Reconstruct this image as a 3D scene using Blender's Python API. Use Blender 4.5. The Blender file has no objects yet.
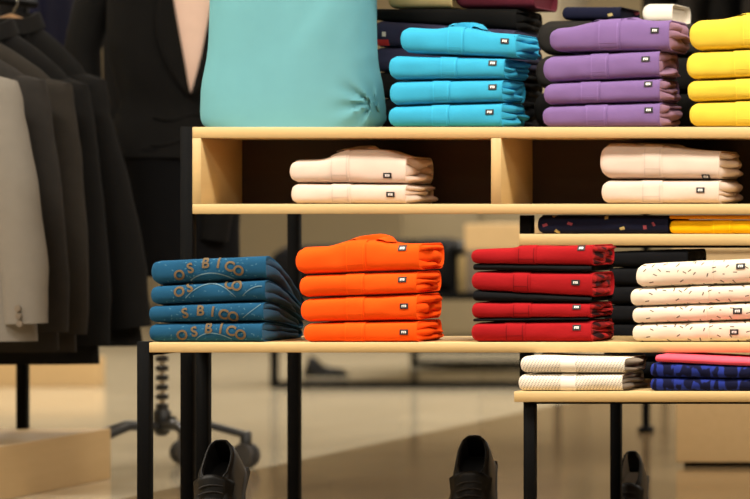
import bpy, bmesh, math, random
from mathutils import Vector, Matrix, noise
C = bpy.context.scene
COL = C.collection
R = random.Random(7)

# ------------------------------------------------------------------ camera geometry (metres)
D, F, VX, VY, HE = 8.0, 3600.0, 1500.0, 200.0, 0.80     # distance, focal px, vanishing point, eye height
CX = (VX - 375) * D / F
def PX(px, Y): return CX + (px - VX) * (D + Y) / F
def PZ(py, Y): return HE - (py - VY) * (D + Y) / F
def S(n, Y): return n * (D + Y) / F
def lin(v):
    v /= 255.0
    return v / 12.92 if v <= 0.04045 else ((v + 0.055) / 1.055) ** 2.4
def rgb(r, g, b): return (lin(r), lin(g), lin(b), 1.0)

# ------------------------------------------------------------------ materials
def base_mat(name, col, rough=0.6, metal=0.0, spec=0.5):
    m = bpy.data.materials.new(name); m.use_nodes = True
    b = m.node_tree.nodes['Principled BSDF']
    b.inputs['Base Color'].default_value = col
    b.inputs['Roughness'].default_value = rough
    b.inputs['Metallic'].default_value = metal
    b.inputs['Specular IOR Level'].default_value = spec
    return m, m.node_tree.nodes, m.node_tree.links, b
def N(nodes, t, **kw):
    n = nodes.new(t)
    for k, v in kw.items(): setattr(n, k, v)
    return n
def mth(nodes, links, op, a, b=None, c=None):
    n = nodes.new('ShaderNodeMath'); n.operation = op
    for i, v in enumerate((a, b, c)):
        if v is None: continue
        if isinstance(v, (int, float)): n.inputs[i].default_value = v
        else: links.new(v, n.inputs[i])
    return n.outputs[0]
def mixc(nodes, links, fac, a, b):
    n = nodes.new('ShaderNodeMix'); n.data_type = 'RGBA'
    for i, v in ((0, fac), (6, a), (7, b)):
        if isinstance(v, (int, float, tuple)): n.inputs[i].default_value = v
        else: links.new(v, n.inputs[i])
    return n.outputs[2]
def fabric(name, col, var=0.10, pattern=None, c2=None, c3=None, bump=0.25, sheen=0.25):
    m, n, l, b = base_mat(name, col, 0.92, 0, 0.15)
    b.inputs['Sheen Weight'].default_value = sheen
    b.inputs['Sheen Roughness'].default_value = 0.6
    b.inputs['Sheen Tint'].default_value = col
    tc = N(n, 'ShaderNodeTexCoord')
    nz = N(n, 'ShaderNodeTexNoise'); nz.inputs['Scale'].default_value = 25; nz.inputs['Detail'].default_value = 4
    l.new(tc.outputs['Object'], nz.inputs['Vector'])
    dark = tuple(c * (1 - var * 2) for c in col[:3]) + (1,)
    lite = tuple(min(1, c * (1 + var)) for c in col[:3]) + (1,)
    out = mixc(n, l, nz.outputs['Fac'], dark, lite)
    if pattern in ('dash', 'fleck', 'blob'):
        sc = {'dash': 36.0, 'fleck': 60.0, 'blob': 22.0}[pattern]
        vm = N(n, 'ShaderNodeMapping'); vm.vector_type = 'POINT'
        vm.inputs['Scale'].default_value = (1, 0.35, 1.25)
        l.new(tc.outputs['Object'], vm.inputs['Vector'])
        vo = N(n, 'ShaderNodeTexVoronoi'); vo.inputs['Scale'].default_value = sc; vo.inputs['Randomness'].default_value = 0.75
        l.new(vm.outputs['Vector'], vo.inputs['Vector'])
        sp = N(n, 'ShaderNodeSeparateXYZ')
        vs = N(n, 'ShaderNodeVectorMath', operation='SCALE'); vs.inputs['Scale'].default_value = sc
        l.new(vm.outputs['Vector'], vs.inputs[0])
        ps = N(n, 'ShaderNodeVectorMath', operation='SCALE'); ps.inputs['Scale'].default_value = sc
        l.new(vo.outputs['Position'], ps.inputs[0])
        sb = N(n, 'ShaderNodeVectorMath', operation='SUBTRACT')
        l.new(vm.outputs['Vector'], sb.inputs[0]); l.new(vo.outputs['Position'], sb.inputs[1])
        s2 = N(n, 'ShaderNodeVectorMath', operation='SCALE'); s2.inputs['Scale'].default_value = sc
        l.new(sb.outputs['Vector'], s2.inputs[0]); l.new(s2.outputs['Vector'], sp.inputs[0])
        cs = N(n, 'ShaderNodeSeparateColor'); l.new(vo.outputs['Color'], cs.inputs[0])
        ang = mth(n, l, 'MULTIPLY', cs.outputs[0], 6.28)
        co, si = mth(n, l, 'COSINE', ang), mth(n, l, 'SINE', ang)
        u = mth(n, l, 'ADD', mth(n, l, 'MULTIPLY', sp.outputs[0], co), mth(n, l, 'MULTIPLY', sp.outputs[2], si))
        v = mth(n, l, 'SUBTRACT', mth(n, l, 'MULTIPLY', sp.outputs[2], co), mth(n, l, 'MULTIPLY', sp.outputs[0], si))
        la, wa = {'dash': (0.17, 0.05), 'fleck': (0.16, 0.07), 'blob': (0.13, 0.09)}[pattern]
        mk = mth(n, l, 'MULTIPLY', mth(n, l, 'LESS_THAN', mth(n, l, 'ABSOLUTE', u), la), mth(n, l, 'LESS_THAN', mth(n, l, 'ABSOLUTE', v), wa))
        if pattern != 'dash':
            mk = mth(n, l, 'MULTIPLY', mk, mth(n, l, 'GREATER_THAN', cs.outputs[1], 0.45))
        k = c2 if c3 is None else mixc(n, l, mth(n, l, 'GREATER_THAN', cs.outputs[2], 0.5), c2, c3)
        out = mixc(n, l, mk, out, k)
    elif pattern == 'check':
        sp = N(n, 'ShaderNodeSeparateXYZ'); l.new(tc.outputs['Object'], sp.inputs[0])
        a = mth(n, l, 'GREATER_THAN', mth(n, l, 'SINE', mth(n, l, 'MULTIPLY', mth(n, l, 'ADD', sp.outputs[2], mth(n, l, 'MULTIPLY', sp.outputs[0], 0.7)), 260)), 0)
        c = mth(n, l, 'GREATER_THAN', mth(n, l, 'SINE', mth(n, l, 'MULTIPLY', sp.outputs[1], 110)), -0.1)
        out = mixc(n, l, mth(n, l, 'MULTIPLY', mth(n, l, 'ADD', a, c), 0.5), c2, out)
    elif pattern == 'camo':
        z2 = N(n, 'ShaderNodeTexNoise'); z2.inputs['Scale'].default_value = 70; z2.inputs['Detail'].default_value = 1
        mp = N(n, 'ShaderNodeMapping'); mp.inputs['Scale'].default_value = (1, 1, 0.4)
        l.new(tc.outputs['Object'], mp.inputs['Vector']); l.new(mp.outputs['Vector'], z2.inputs['Vector'])
        rp = N(n, 'ShaderNodeValToRGB'); rp.color_ramp.elements[0].position = 0.47; rp.color_ramp.elements[1].position = 0.53
        l.new(z2.outputs['Fac'], rp.inputs['Fac'])
        out = mixc(n, l, rp.outputs['Color'], c2, out)
    elif pattern == 'dots':
        sp = N(n, 'ShaderNodeSeparateXYZ'); l.new(tc.outputs['Object'], sp.inputs[0])
        a = mth(n, l, 'SINE', mth(n, l, 'ADD', mth(n, l, 'MULTIPLY', sp.outputs[0], 900), mth(n, l, 'MULTIPLY', sp.outputs[2], 450)))
        c = mth(n, l, 'SINE', mth(n, l, 'MULTIPLY', sp.outputs[2], 900))
        mk = mth(n, l, 'GREATER_THAN', mth(n, l, 'MULTIPLY', a, c), 0.45)
        out = mixc(n, l, mk, out, c2)
    l.new(out, b.inputs['Base Color'])
    wv = N(n, 'ShaderNodeTexNoise'); wv.inputs['Scale'].default_value = 700; wv.inputs['Detail'].default_value = 2
    l.new(tc.outputs['Object'], wv.inputs['Vector'])
    bp = N(n, 'ShaderNodeBump'); bp.inputs['Strength'].default_value = bump; bp.inputs['Distance'].default_value = 0.001
    l.new(wv.outputs['Fac'], bp.inputs['Height']); l.new(bp.outputs['Normal'], b.inputs['Normal'])
    return m
def wood(name, c1, c2, rough=0.45, axis=0, scale=5.0):
    m, n, l, b = base_mat(name, c1, rough, 0, 0.4)
    tc = N(n, 'ShaderNodeTexCoord'); mp = N(n, 'ShaderNodeMapping')
    s = [14, 14, 14]; s[axis] = 1.2
    mp.inputs['Scale'].default_value = s
    l.new(tc.outputs['Object'], mp.inputs['Vector'])
    nz = N(n, 'ShaderNodeTexNoise'); nz.inputs['Scale'].default_value = scale; nz.inputs['Detail'].default_value = 6; nz.inputs['Roughness'].default_value = 0.6
    l.new(mp.outputs['Vector'], nz.inputs['Vector'])
    l.new(mixc(n, l, nz.outputs['Fac'], c1, c2), b.inputs['Base Color'])
    return m
def plain(name, col, rough=0.5, metal=0.0, spec=0.5, var=0.08, scale=8):
    m, n, l, b = base_mat(name, col, rough, metal, spec)
    tc = N(n, 'ShaderNodeTexCoord'); nz = N(n, 'ShaderNodeTexNoise'); nz.inputs['Scale'].default_value = scale; nz.inputs['Detail'].default_value = 3
    l.new(tc.outputs['Object'], nz.inputs['Vector'])
    l.new(mixc(n, l, nz.outputs['Fac'], tuple(c * (1 - var) for c in col[:3]) + (1,), tuple(min(1, c * (1 + var)) for c in col[:3]) + (1,)), b.inputs['Base Color'])
    return m

M = {}
M['oak'] = wood('pale_oak', rgb(196, 164, 110), rgb(208, 178, 124))
M['oak_z'] = wood('pale_oak_upright', rgb(192, 160, 106), rgb(204, 174, 120), axis=1)
M['back'] = wood('shade_dark_back', rgb(52, 38, 28), rgb(64, 48, 34), 0.7)  # dark tone stands in for the shade deep inside the compartments
M['steel'] = plain('black_powder_coat', rgb(6, 6, 6), 0.65, 0.0, 0.08)
M['tan'] = wood('tan_plywood', rgb(188, 158, 112), rgb(202, 172, 126), 0.6, axis=1, scale=3)
M['teal'] = fabric('teal_cotton', rgb(100, 156, 164), 0.03)
M['aqua'] = fabric('aqua_pique', rgb(54, 160, 196), 0.05)
M['purple'] = fabric('purple_pique', rgb(120, 94, 144), 0.05)
M['yellow'] = fabric('yellow_pique', rgb(228, 196, 66), 0.04)
M['cream'] = fabric('cream_pique', rgb(218, 197, 180), 0.04)
M['orange'] = fabric('orange_pique', rgb(244, 84, 10), 0.04)
M['red'] = fabric('red_pique', rgb(156, 20, 25), 0.05)
M['check'] = fabric('red_black_check', rgb(168, 34, 34), 0.08, 'check', rgb(22, 18, 22))
M['black'] = fabric('black_wool', rgb(20, 19, 18), 0.15, sheen=0.03)
M['blackdeep'] = fabric('black_cotton', rgb(13, 13, 15), 0.15, sheen=0.03)
M['blue'] = fabric('petrol_blue_print', rgb(26, 76, 108), 0.12, 'fleck', rgb(62, 104, 128))
M['bluein'] = fabric('petrol_blue_inside', rgb(46, 80, 104), 0.15)
M['dash'] = fabric('cream_dash_print', rgb(228, 214, 192), 0.03, 'dash', rgb(92, 80, 72))
M['navydot'] = fabric('navy_blob_print', rgb(22, 24, 44), 0.1, 'blob', rgb(200, 180, 120), rgb(150, 70, 80))
M['mustard'] = fabric('mustard_pique', rgb(255, 190, 10), 0.04)
M['amber'] = fabric('amber_pique', rgb(242, 160, 30), 0.04)
M['whitedot'] = fabric('white_dotted_knit', rgb(236, 226, 208), 0.05, 'dots', rgb(150, 142, 132))
M['whiteplain'] = fabric('white_placket', rgb(244, 234, 216), 0.03)
M['greyin'] = fabric('grey_brown_melange', rgb(120, 108, 94), 0.25)
M['pink'] = fabric('pink_pique', rgb(240, 90, 110), 0.06)
M['royal'] = fabric('royal_camo', rgb(36, 50, 132), 0.15, 'camo', rgb(14, 16, 44))
M['purplein'] = fabric('mauve_inside', rgb(150, 116, 140), 0.12)
M['navy'] = fabric('navy_knit', rgb(62, 60, 84), 0.15)
M['charcoal'] = fabric('charcoal_wool', rgb(44, 41, 38), 0.15, sheen=0.05)
M['brownch'] = fabric('brown_charcoal_wool', rgb(46, 42, 37), 0.15, sheen=0.05)
M['greycoat'] = fabric('light_grey_wool', rgb(122, 116, 107), 0.06)
M['maroon'] = fabric('maroon_knit', rgb(96, 34, 46), 0.12)
M['beige'] = fabric('beige_knit', rgb(198, 172, 120), 0.08)
M['white'] = fabric('white_knit', rgb(236, 226, 210), 0.05)
M['blouse'] = fabric('blush_blouse', rgb(240, 208, 190), 0.05)
M['redtrim'] = fabric('red_trim', rgb(214, 60, 60), 0.05)
M['indigo'] = fabric('indigo_suit', rgb(26, 26, 46), 0.12, sheen=0.05)
M['lblack'] = plain('label_black', rgb(26, 24, 26), 0.6)
M['lwhite'] = plain('label_white', rgb(240, 236, 230), 0.6)
M['letter'] = plain('ochre_print', rgb(98, 78, 50), 0.8)
M['arc'] = plain('pale_print', rgb(84, 116, 132), 0.8)
M['leather'] = plain('black_leather', rgb(12, 11, 10), 0.45, 0, 0.25, 0.15, 40)
M['lining'] = plain('shoe_lining_dark', rgb(14, 13, 13), 0.8)
M['lininglight'] = plain('shoe_lining_pale', rgb(200, 190, 176), 0.7)
M['sole'] = plain('rubber_sole', rgb(20, 19, 18), 0.6)
M['lace'] = plain('lace_black', rgb(26, 23, 22), 0.8)
M['plastic'] = plain('black_plastic', rgb(26, 25, 24), 0.45)
M['rubber'] = plain('grey_rubber', rgb(58, 55, 52), 0.7)
M['chrome'] = plain('chrome_tube', rgb(205, 200, 190), 0.25, 1.0)
M['hangwood'] = wood('hanger_wood', rgb(150, 112, 74), rgb(170, 130, 90))
M['wallpaint'] = plain('warm_wall_paint', rgb(160, 146, 118), 0.8, 0, 0.2, 0.05, 2)
M['ceil'] = plain('ceiling_paint', rgb(228, 220, 204), 0.9, 0, 0.1, 0.03, 2)
M['cab'] = plain('grey_brown_laminate', rgb(128, 116, 92), 0.6)
M['skirt'] = plain('skirting_dark', rgb(60, 52, 42), 0.6)
def lighter(key, f):
    src = M[key]; m = src.copy(); m.name = src.name + '_stitch'
    for nd in m.node_tree.nodes:
        if nd.type == 'MIX':
            for i in (6, 7):
                if not nd.inputs[i].is_linked:
                    nd.inputs[i].default_value = tuple(min(1, c * f) for c in nd.inputs[i].default_value[:3]) + (1,)
    return m
STITCH = {k: lighter(k, 1.22 if k != 'cream' else 0.85) for k in ('aqua', 'purple', 'yellow', 'cream', 'orange', 'mustard', 'whiteplain')}
STITCH['red'] = lighter('red', 0.55)
STITCH['dash'] = STITCH['cream']; STITCH['pink'] = lighter('pink', 0.8)

def floor_mat():
    m, n, l, b = base_mat('glossy_tile_floor', rgb(205, 190, 155), 0.10, 0, 0.5)
    tc = N(n, 'ShaderNodeTexCoord'); sp = N(n, 'ShaderNodeSeparateXYZ'); l.new(tc.outputs['Object'], sp.inputs[0])
    br = N(n, 'ShaderNodeTexBrick'); br.offset = 0.0
    br.inputs['Color1'].default_value = rgb(232, 218, 188); br.inputs['Color2'].default_value = rgb(224, 210, 180)
    br.inputs['Mortar'].default_value = rgb(168, 150, 120); br.inputs['Scale'].default_value = 1.0
    br.inputs['Mortar Size'].default_value = 0.004; br.inputs['Brick Width'].default_value = 0.8; br.inputs['Row Height'].default_value = 0.8
    l.new(tc.outputs['Object'], br.inputs['Vector'])
    b2 = N(n, 'ShaderNodeTexBrick'); b2.offset = 0.0
    b2.inputs['Color1'].default_value = rgb(150, 126, 92); b2.inputs['Color2'].default_value = rgb(140, 116, 84)
    b2.inputs['Mortar'].default_value = rgb(110, 92, 70); b2.inputs['Scale'].default_value = 1.0
    b2.inputs['Mortar Size'].default_value = 0.004; b2.inputs['Brick Width'].default_value = 0.8; b2.inputs['Row Height'].default_value = 0.8
    l.new(tc.outputs['Object'], b2.inputs['Vector'])
    mk = mth(n, l, 'GREATER_THAN', sp.outputs[0], -1.19)
    nz = N(n, 'ShaderNodeTexNoise'); nz.inputs['Scale'].default_value = 2.5; nz.inputs['Detail'].default_value = 5
    l.new(tc.outputs['Object'], nz.inputs['Vector'])
    c = mixc(n, l, mk, br.outputs['Color'], b2.outputs['Color'])
    c2 = N(n, 'ShaderNodeMix'); c2.data_type = 'RGBA'; c2.blend_type = 'MULTIPLY'; c2.inputs[0].default_value = 0.35
    l.new(c, c2.inputs[6]); l.new(nz.outputs['Fac'], c2.inputs[7])
    l.new(c2.outputs[2], b.inputs['Base Color'])
    return m
M['floor'] = floor_mat()

# ------------------------------------------------------------------ mesh builder
WLOC = {}
class MB:
    def __init__(s): s.v = []; s.f = []; s.m = []
    def add(s, verts, faces, mi=0):
        o = len(s.v); s.v += [Vector(p) for p in verts]
        s.f += [tuple(i + o for i in f) for f in faces]; s.m += [mi] * len(faces)
        return s
    def grid(s, rows, mi=0, closed=False, flip=False):
        nr, nc = len(rows), len(rows[0]); fs = []
        for i in range(nr - 1):
            for j in range(nc if closed else nc - 1):
                k = (j + 1) % nc
                q = (i * nc + j, i * nc + k, (i + 1) * nc + k, (i + 1) * nc + j)
                fs.append(q[::-1] if flip else q)
        return s.add([p for r in rows for p in r], fs, mi)
    def loft(s, rings, mi=0, cap0=True, cap1=True):
        nc = len(rings[0]); nr = len(rings); fs = []
        for i in range(nr - 1):
            for j in range(nc):
                k = (j + 1) % nc
                fs.append((i * nc + j, i * nc + k, (i + 1) * nc + k, (i + 1) * nc + j))
        if cap0: fs.append(tuple(range(nc))[::-1])
        if cap1: fs.append(tuple((nr - 1) * nc + j for j in range(nc)))
        return s.add([p for r in rings for p in r], fs, mi)
    def box(s, x0, x1, y0, y1, z0, z1, mi=0, bev=0.0):
        b = min(bev, (x1 - x0) * .45, (y1 - y0) * .45, (z1 - z0) * .45)
        if b <= 0:
            v = [(x, y, z) for z in (z0, z1) for y in (y0, y1) for x in (x0, x1)]
            return s.add(v, [(0, 2, 3, 1), (4, 5, 7, 6), (0, 1, 5, 4), (2, 6, 7, 3), (0, 4, 6, 2), (1, 3, 7, 5)], mi)
        def ring(z, i):
            return [(x0 + i, y0 + b, z), (x0 + b, y0 + i, z), (x1 - b, y0 + i, z), (x1 - i, y0 + b, z),
                    (x1 - i, y1 - b, z), (x1 - b, y1 - i, z), (x0 + b, y1 - i, z), (x0 + i, y1 - b, z)]
        return s.loft([ring(z0, b), ring(z0 + b, 0), ring(z1 - b, 0), ring(z1, b)], mi)
    def tube(s, pts, r, n=10, mi=0, caps=True):
        pts = [Vector(p) for p in pts]; rings = []
        rr = r if isinstance(r, (list, tuple)) else [r] * len(pts)
        up = None
        for i, p in enumerate(pts):
            t = (pts[min(i + 1, len(pts) - 1)] - pts[max(i - 1, 0)]).normalized()
            if up is None: up = Vector((0, 0, 1)) if abs(t.z) < .9 else Vector((0, 1, 0))
            a = t.cross(up).normalized(); b = a.cross(t).normalized(); up = b
            ra, rb = rr[i] if isinstance(rr[i], tuple) else (rr[i], rr[i])
            rings.append([p + a * ra * math.cos(2 * math.pi * k / n) + b * rb * math.sin(2 * math.pi * k / n) for k in range(n)])
        return s.loft(rings, mi, caps, caps)
    def cyl(s, p0, p1, r, n=16, mi=0): return s.tube([p0, p1], r, n, mi)
    def lathe(s, cx, cy, prof, n=24, mi=0):
        return s.loft([[(cx + r * math.cos(2 * math.pi * k / n), cy + r * math.sin(2 * math.pi * k / n), z) for k in range(n)] for r, z in prof], mi)
    def build(s, name, mats, parent=None, smooth=True, sub=0):
        off = WLOC.get(parent.name, Vector()) if parent else Vector()
        me = bpy.data.meshes.new(name)
        me.from_pydata([tuple(p - off) for p in s.v], [], s.f)
        for mm in (mats if isinstance(mats, (list, tuple)) else [mats]): me.materials.append(mm)
        me.polygons.foreach_set('material_index', s.m)
        me.polygons.foreach_set('use_smooth', [smooth] * len(me.polygons))
        me.validate(); me.update()
        o = bpy.data.objects.new(name, me); COL.objects.link(o)
        if parent:
            o.parent = parent; WLOC[o.name] = off.copy()
        if sub:
            md = o.modifiers.new('Subdivision', 'SUBSURF'); md.levels = md.render_levels = sub
        if smooth:
            try: me.set_sharp_from_angle(angle=math.radians(50))
            except Exception: pass
        return o
    def centred(s, name, mats, loc, smooth=True):       # single-mesh thing with its origin at loc
        L = Vector(loc); s.v = [p - L for p in s.v]
        o = s.build(name, mats, None, smooth); o.location = L
        return o
def thing(name, label, cat, loc, group=None):
    o = bpy.data.objects.new(name, None); COL.objects.link(o)
    o.location = loc; o.empty_display_size = 0.05; WLOC[o.name] = Vector(loc)
    return tag(o, label, cat, group)
def tag(o, label, cat, group=None):
    o['label'] = label; o['category'] = cat
    if group: o['group'] = group
    return o
def struct(o): o['kind'] = 'structure'; return o
def nz(x, y, z, seed): return noise.noise(Vector((x + seed * 7.31, y + seed * 3.17, z - seed * 5.7)))
def lerp(a, b, t): return a + (b - a) * t
def ss(t): t = max(0, min(1, t)); return t * t * (3 - 2 * t)

# ------------------------------------------------------------------ folded garments
class Fold:
    """One folded shirt: fold at the front and left, open layers at the right end."""
    def __init__(s, px, Y0, depth, zb, seed, slump=0.0, base=None, bump=None, frontr=0.4, lean=0.0):
        xl, xr, tl, tr, bl, br = px
        s.Y0, s.d, s.seed, s.slump = Y0, depth, seed, slump
        s.xl, s.xr = PX(xl, Y0), PX(xr, Y0)
        s.t = (PZ(tl, Y0), PZ(tr, Y0))
        s.b = (PZ(bl, Y0), PZ(br, Y0)) if zb is None else (zb, zb)
        s.base = base if base is not None else min(s.b)
        s.bump = bump          # (centre px, half width px, height px)
        s.fr = frontr
        if bump: s.bx, s.bw, s.bh = PX(bump[0], Y0), S(bump[1], Y0), S(bump[2], Y0)
    def zt(s, x):
        t = (x - s.xl) / (s.xr - s.xl)
        return lerp(s.t[0], s.t[1], t) + 0.0005 * nz(x * 14, 0, 0, s.seed)
    def zb(s, x):
        t = (x - s.xl) / (s.xr - s.xl)
        return lerp(s.b[0], s.b[1], t) + (0.0 if s.b[0] == s.b[1] else 0.0004 * nz(x * 14, 5, 0, s.seed))
    def sl(s, y, z):
        k = max(0, (y - s.Y0) / s.d)
        return s.base + (z - s.base) * (1 - s.slump * k ** 1.5)
    def rest(s, x, u, off=0.0, fl=1.0):
        """u in 0..1 runs bottom to top up the front; above 1 goes back over the top (metres/h)."""
        z0, z1 = s.zb(x), s.zt(x); h = z1 - z0; r = s.fr * h
        if u <= 1:
            a = abs(2 * u - 1)
            y = r * (1 - (1 - a ** 3.6) ** (1 / 3.6))
            z = z0 + h * u
            ny, nzv = -1.0, 0.0
            if a > .8: nzv = (1 if u > .5 else -1) * (a - .8) * 4
        else:
            y = r + (u - 1) * h; z = z1; ny, nzv = -0.1, 1.0
        ln = math.hypot(ny, nzv)
        y -= 0.0022 * nz(x * 22, z * 30, 1, s.seed) + 0.0035 * nz(x * 7, z * 9, 3, s.seed) + 0.004 * math.sin(math.pi * min(1, max(0, u)))
        if s.bump and u > .55:
            k = math.exp(-((x - s.bx) / s.bw) ** 4) * ss((u - .55) / .45) * (1 - ss((y - 0.10) / 0.10))
            z += s.bh * k
        y += s.Y0
        return Vector((x, y + off * ny / ln, s.sl(y, z) + off * nzv / ln))
    def body(s, mb, mi=0, x1=None):
        x1 = x1 or s.xr
        H = s.zt((s.xl + s.xr) / 2) - s.zb((s.xl + s.xr) / 2)
        rx = 0.42 * H
        xs = [s.xl + rx * (1 - math.cos(math.pi / 2 * i / 6)) for i in range(7)]
        xs += [lerp(xs[-1], x1, (i + 1) / 30) for i in range(30)]
        rings = []
        for x in xs:
            dx = min(1, max(0.0, (x - s.xl) / rx)); k = (1 - (1 - dx) ** 2.6) ** (1 / 2.6)
            k = 0.12 + 0.88 * k
            z0, z1 = s.zb(x), s.zt(x); h = z1 - z0; r = s.fr * h; zm = (z0 + z1) / 2
            ring = []
            for i in range(15):
                ring.append(s.rest(x, i / 14))
            for i in range(1, 9):
                ring.append(s.rest(x, 1 + (s.d - 2 * r) / h * i / 8))
            for i in range(1, 7):
                a = math.pi * i / 7
                y = s.Y0 + s.d - r + r * math.sin(a); z = zm + h / 2 * math.cos(a)
                ring.append(Vector((x, y, s.sl(y, z))))
            for i in range(0, 6):
                y = s.Y0 + s.d - r - (s.d - 2 * r) * i / 6
                ring.append(Vector((x, y, s.sl(y, z0))))
            zc = s.sl(s.Y0, zm)
            if k < 1:
                ym = s.Y0 + s.d / 2
                for p in ring:
                    zc = s.sl(p.y, zm)
                    p.z = zc + (p.z - zc) * k
                    p.y = ym + (p.y - ym) * (1 - (1 - k) * .12)
            rings.append(ring)
        last = rings[-1]; c = sum(last, Vector()) / len(last)
        rings.append([Vector((x1 + 0.0012, p.y + (c.y - p.y) * .012, p.z + (c.z - p.z) * .05)) for p in last])
        rings.append([Vector((x1 - 0.001, p.y + (c.y - p.y) * .03, p.z + (c.z - p.z) * .16)) for p in last])
        rings.append([Vector((x1 - 0.012, p.y + (c.y - p.y) * .05, p.z + (c.z - p.z) * .24)) for p in last])
        mb.loft(rings, mi)
    def patch(s, mb, x0, x1, u0, u1, off, mi=0, nx=6, nu=14, skirt=True):
        rows = []
        for i in range(nu + 1):
            rows.append([s.rest(lerp(x0, x1, j / nx), lerp(u0, u1, i / nu), off) for j in range(nx + 1)])
        mb.grid(rows, mi)
        if skirt:
            def low(x, u): return s.rest(x, u, -0.0012)
            top = rows[-1]; bot = rows[0]
            mb.grid([[low(lerp(x0, x1, j / nx), u1) for j in range(nx + 1)], top], mi, flip=True)
            mb.grid([[low(lerp(x0, x1, j / nx), u0) for j in range(nx + 1)], bot], mi)
            mb.grid([[low(x0, lerp(u0, u1, i / nu)) for i in range(nu + 1)], [r[0] for r in rows]], mi, flip=True)
            mb.grid([[low(x1, lerp(u0, u1, i / nu)) for i in range(nu + 1)], [r[-1] for r in rows]], mi)
    def u_at(s, x, py):
        z = PZ(py, s.Y0); return (z - s.zb(x)) / (s.zt(x) - s.zb(x))
    def folds(s, mb, bulge=0.014, lobes=3, mi=0, back=1.0, droop=0.0):
        x = s.xr; z0, z1 = s.zb(x), s.zt(x); h = z1 - z0
        ny = 26; rows = []; sd = s.seed
        cut = [0] + [(k + .5 * nz(k * 3.3, 1, 2, sd)) / lobes for k in range(1, lobes)] + [1]
        for j in range(ny + 1):
            t = j / ny
            y = s.Y0 + 0.004 + (s.d * back - 0.006) * t
            env = min(1, t * 4 + .05) ** .7 * math.sqrt(max(0.02, 1 - ss((t - .62) / .38) ** 2))
            row = []
            e = [cut[k] + (0.20 * nz(t * 3.0, k * 2.3, 0, sd) if 0 < k < lobes else 0) for k in range(lobes + 1)]
            for k in range(lobes):
                p = (0.005 + bulge * (1 + 1.5 * nz(t * 2.2, k * 1.7, 9, sd)) + .003 * nz(t * 8, k * 3, 4, sd)) * env
                for i in range(11 if k == lobes - 1 else 10):
                    q = i / 10
                    w = math.sin(math.pi * q) ** .5 if 0 < q < 1 else 0
                    dep = 1.0 if (k == 0 and q < .5) or (k == lobes - 1 and q > .5) else .55
                    zz = z0 + h * (0.05 + 0.90 * lerp(e[k], e[k + 1], q))
                    row.append(Vector((x - 0.009 * min(1, .4 + t) + p * (1 - dep * (1 - w)) , y, s.sl(y, zz))))
            rows.append(row)
        mb.grid(rows, mi)
        c = [[x - 0.009, p[0].y, (p[0].z + p[-1].z) / 2] for p in rows]
        mb.add([*rows[0], c[0]], [(i + 1, i, len(rows[0])) for i in range(len(rows[0]) - 1)], mi)
        mb.add([*rows[-1], c[-1]], [(i, i + 1, len(rows[0])) for i in range(len(rows[0]) - 1)], mi)
    def collar(s, mb, cpx, wpx, hpx, mi=0, twist=0.0):
        xc, w, H = PX(cpx, s.Y0), S(wpx, s.Y0), S(hpx, s.Y0)
        n = 28; rows = [[] for _ in range(6)]
        for i in range(n + 1):
            a = math.pi * (1.0 * i / n)
            cx = -math.cos(a); cy = math.sin(a)
            x = xc + w * cx * (0.55 + 0.45 * cy) + twist * cy * w; y = 0.018 + 0.085 * cy
            p = s.rest(x, 1.0 + max(0.0, (y - s.fr * (s.zt(x) - s.zb(x)))) / (s.zt(x) - s.zb(x)))
            z = p.z - 0.002
            hh = H * (0.35 + 0.65 * cy ** .6 if cy > 0 else .35) * (1 + .12 * nz(a * 2, 0, 0, s.seed))
            out = Vector((cx * 1.0, cy * .8, 0))
            Y = s.Y0 + y
            for r, (o, zz) in enumerate(((0.0, 0.0), (0.001, hh * .7), (0.004, hh), (0.008, hh * .97), (0.016, hh * .6), (0.023, 0.0))):
                rows[r].append(Vector((x + out.x * o, Y + out.y * o, z + zz)))
        mb.grid(rows, mi); mb.grid(rows, mi, flip=True) if False else None

ORD = {4: ['topmost', 'second from top', 'third from top', 'bottom'], 2: ['upper', 'lower'], 3: ['topmost', 'middle', 'bottom']}
def label_part(f, root, cpx, cpy, w=8.2, h=5.4, red=False, big=False):
    mb = MB(); x = PX(cpx, f.Y0); hw = S(w, f.Y0) / 2
    u = f.u_at(x, cpy); H = f.zt(x) - f.zb(x); hu = S(h, f.Y0) / 2 / H
    f.patch(mb, x - hw, x + hw, u - hu, u + hu, 0.0016, 0, 4, 4)
    f.patch(mb, x - hw * .55, x + hw * .55, u - hu * .42, u + hu * .42, 0.0021, 1, 4, 4)
    for k, (a, b, lo, hi) in enumerate(((-.28, -.14, -.52, .2), (.05, .30, .05, .2), (.05, .30, -.26, -.12))):
        f.patch(mb, x + hw * a, x + hw * b, u + hu * lo, u + hu * hi, 0.0025, 0, 1, 1, False)
    o = mb.build('brand_label', [M['lblack'], M['lwhite']], root)
    o['label'] = 'small dark woven label with white centre'
    return o
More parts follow.
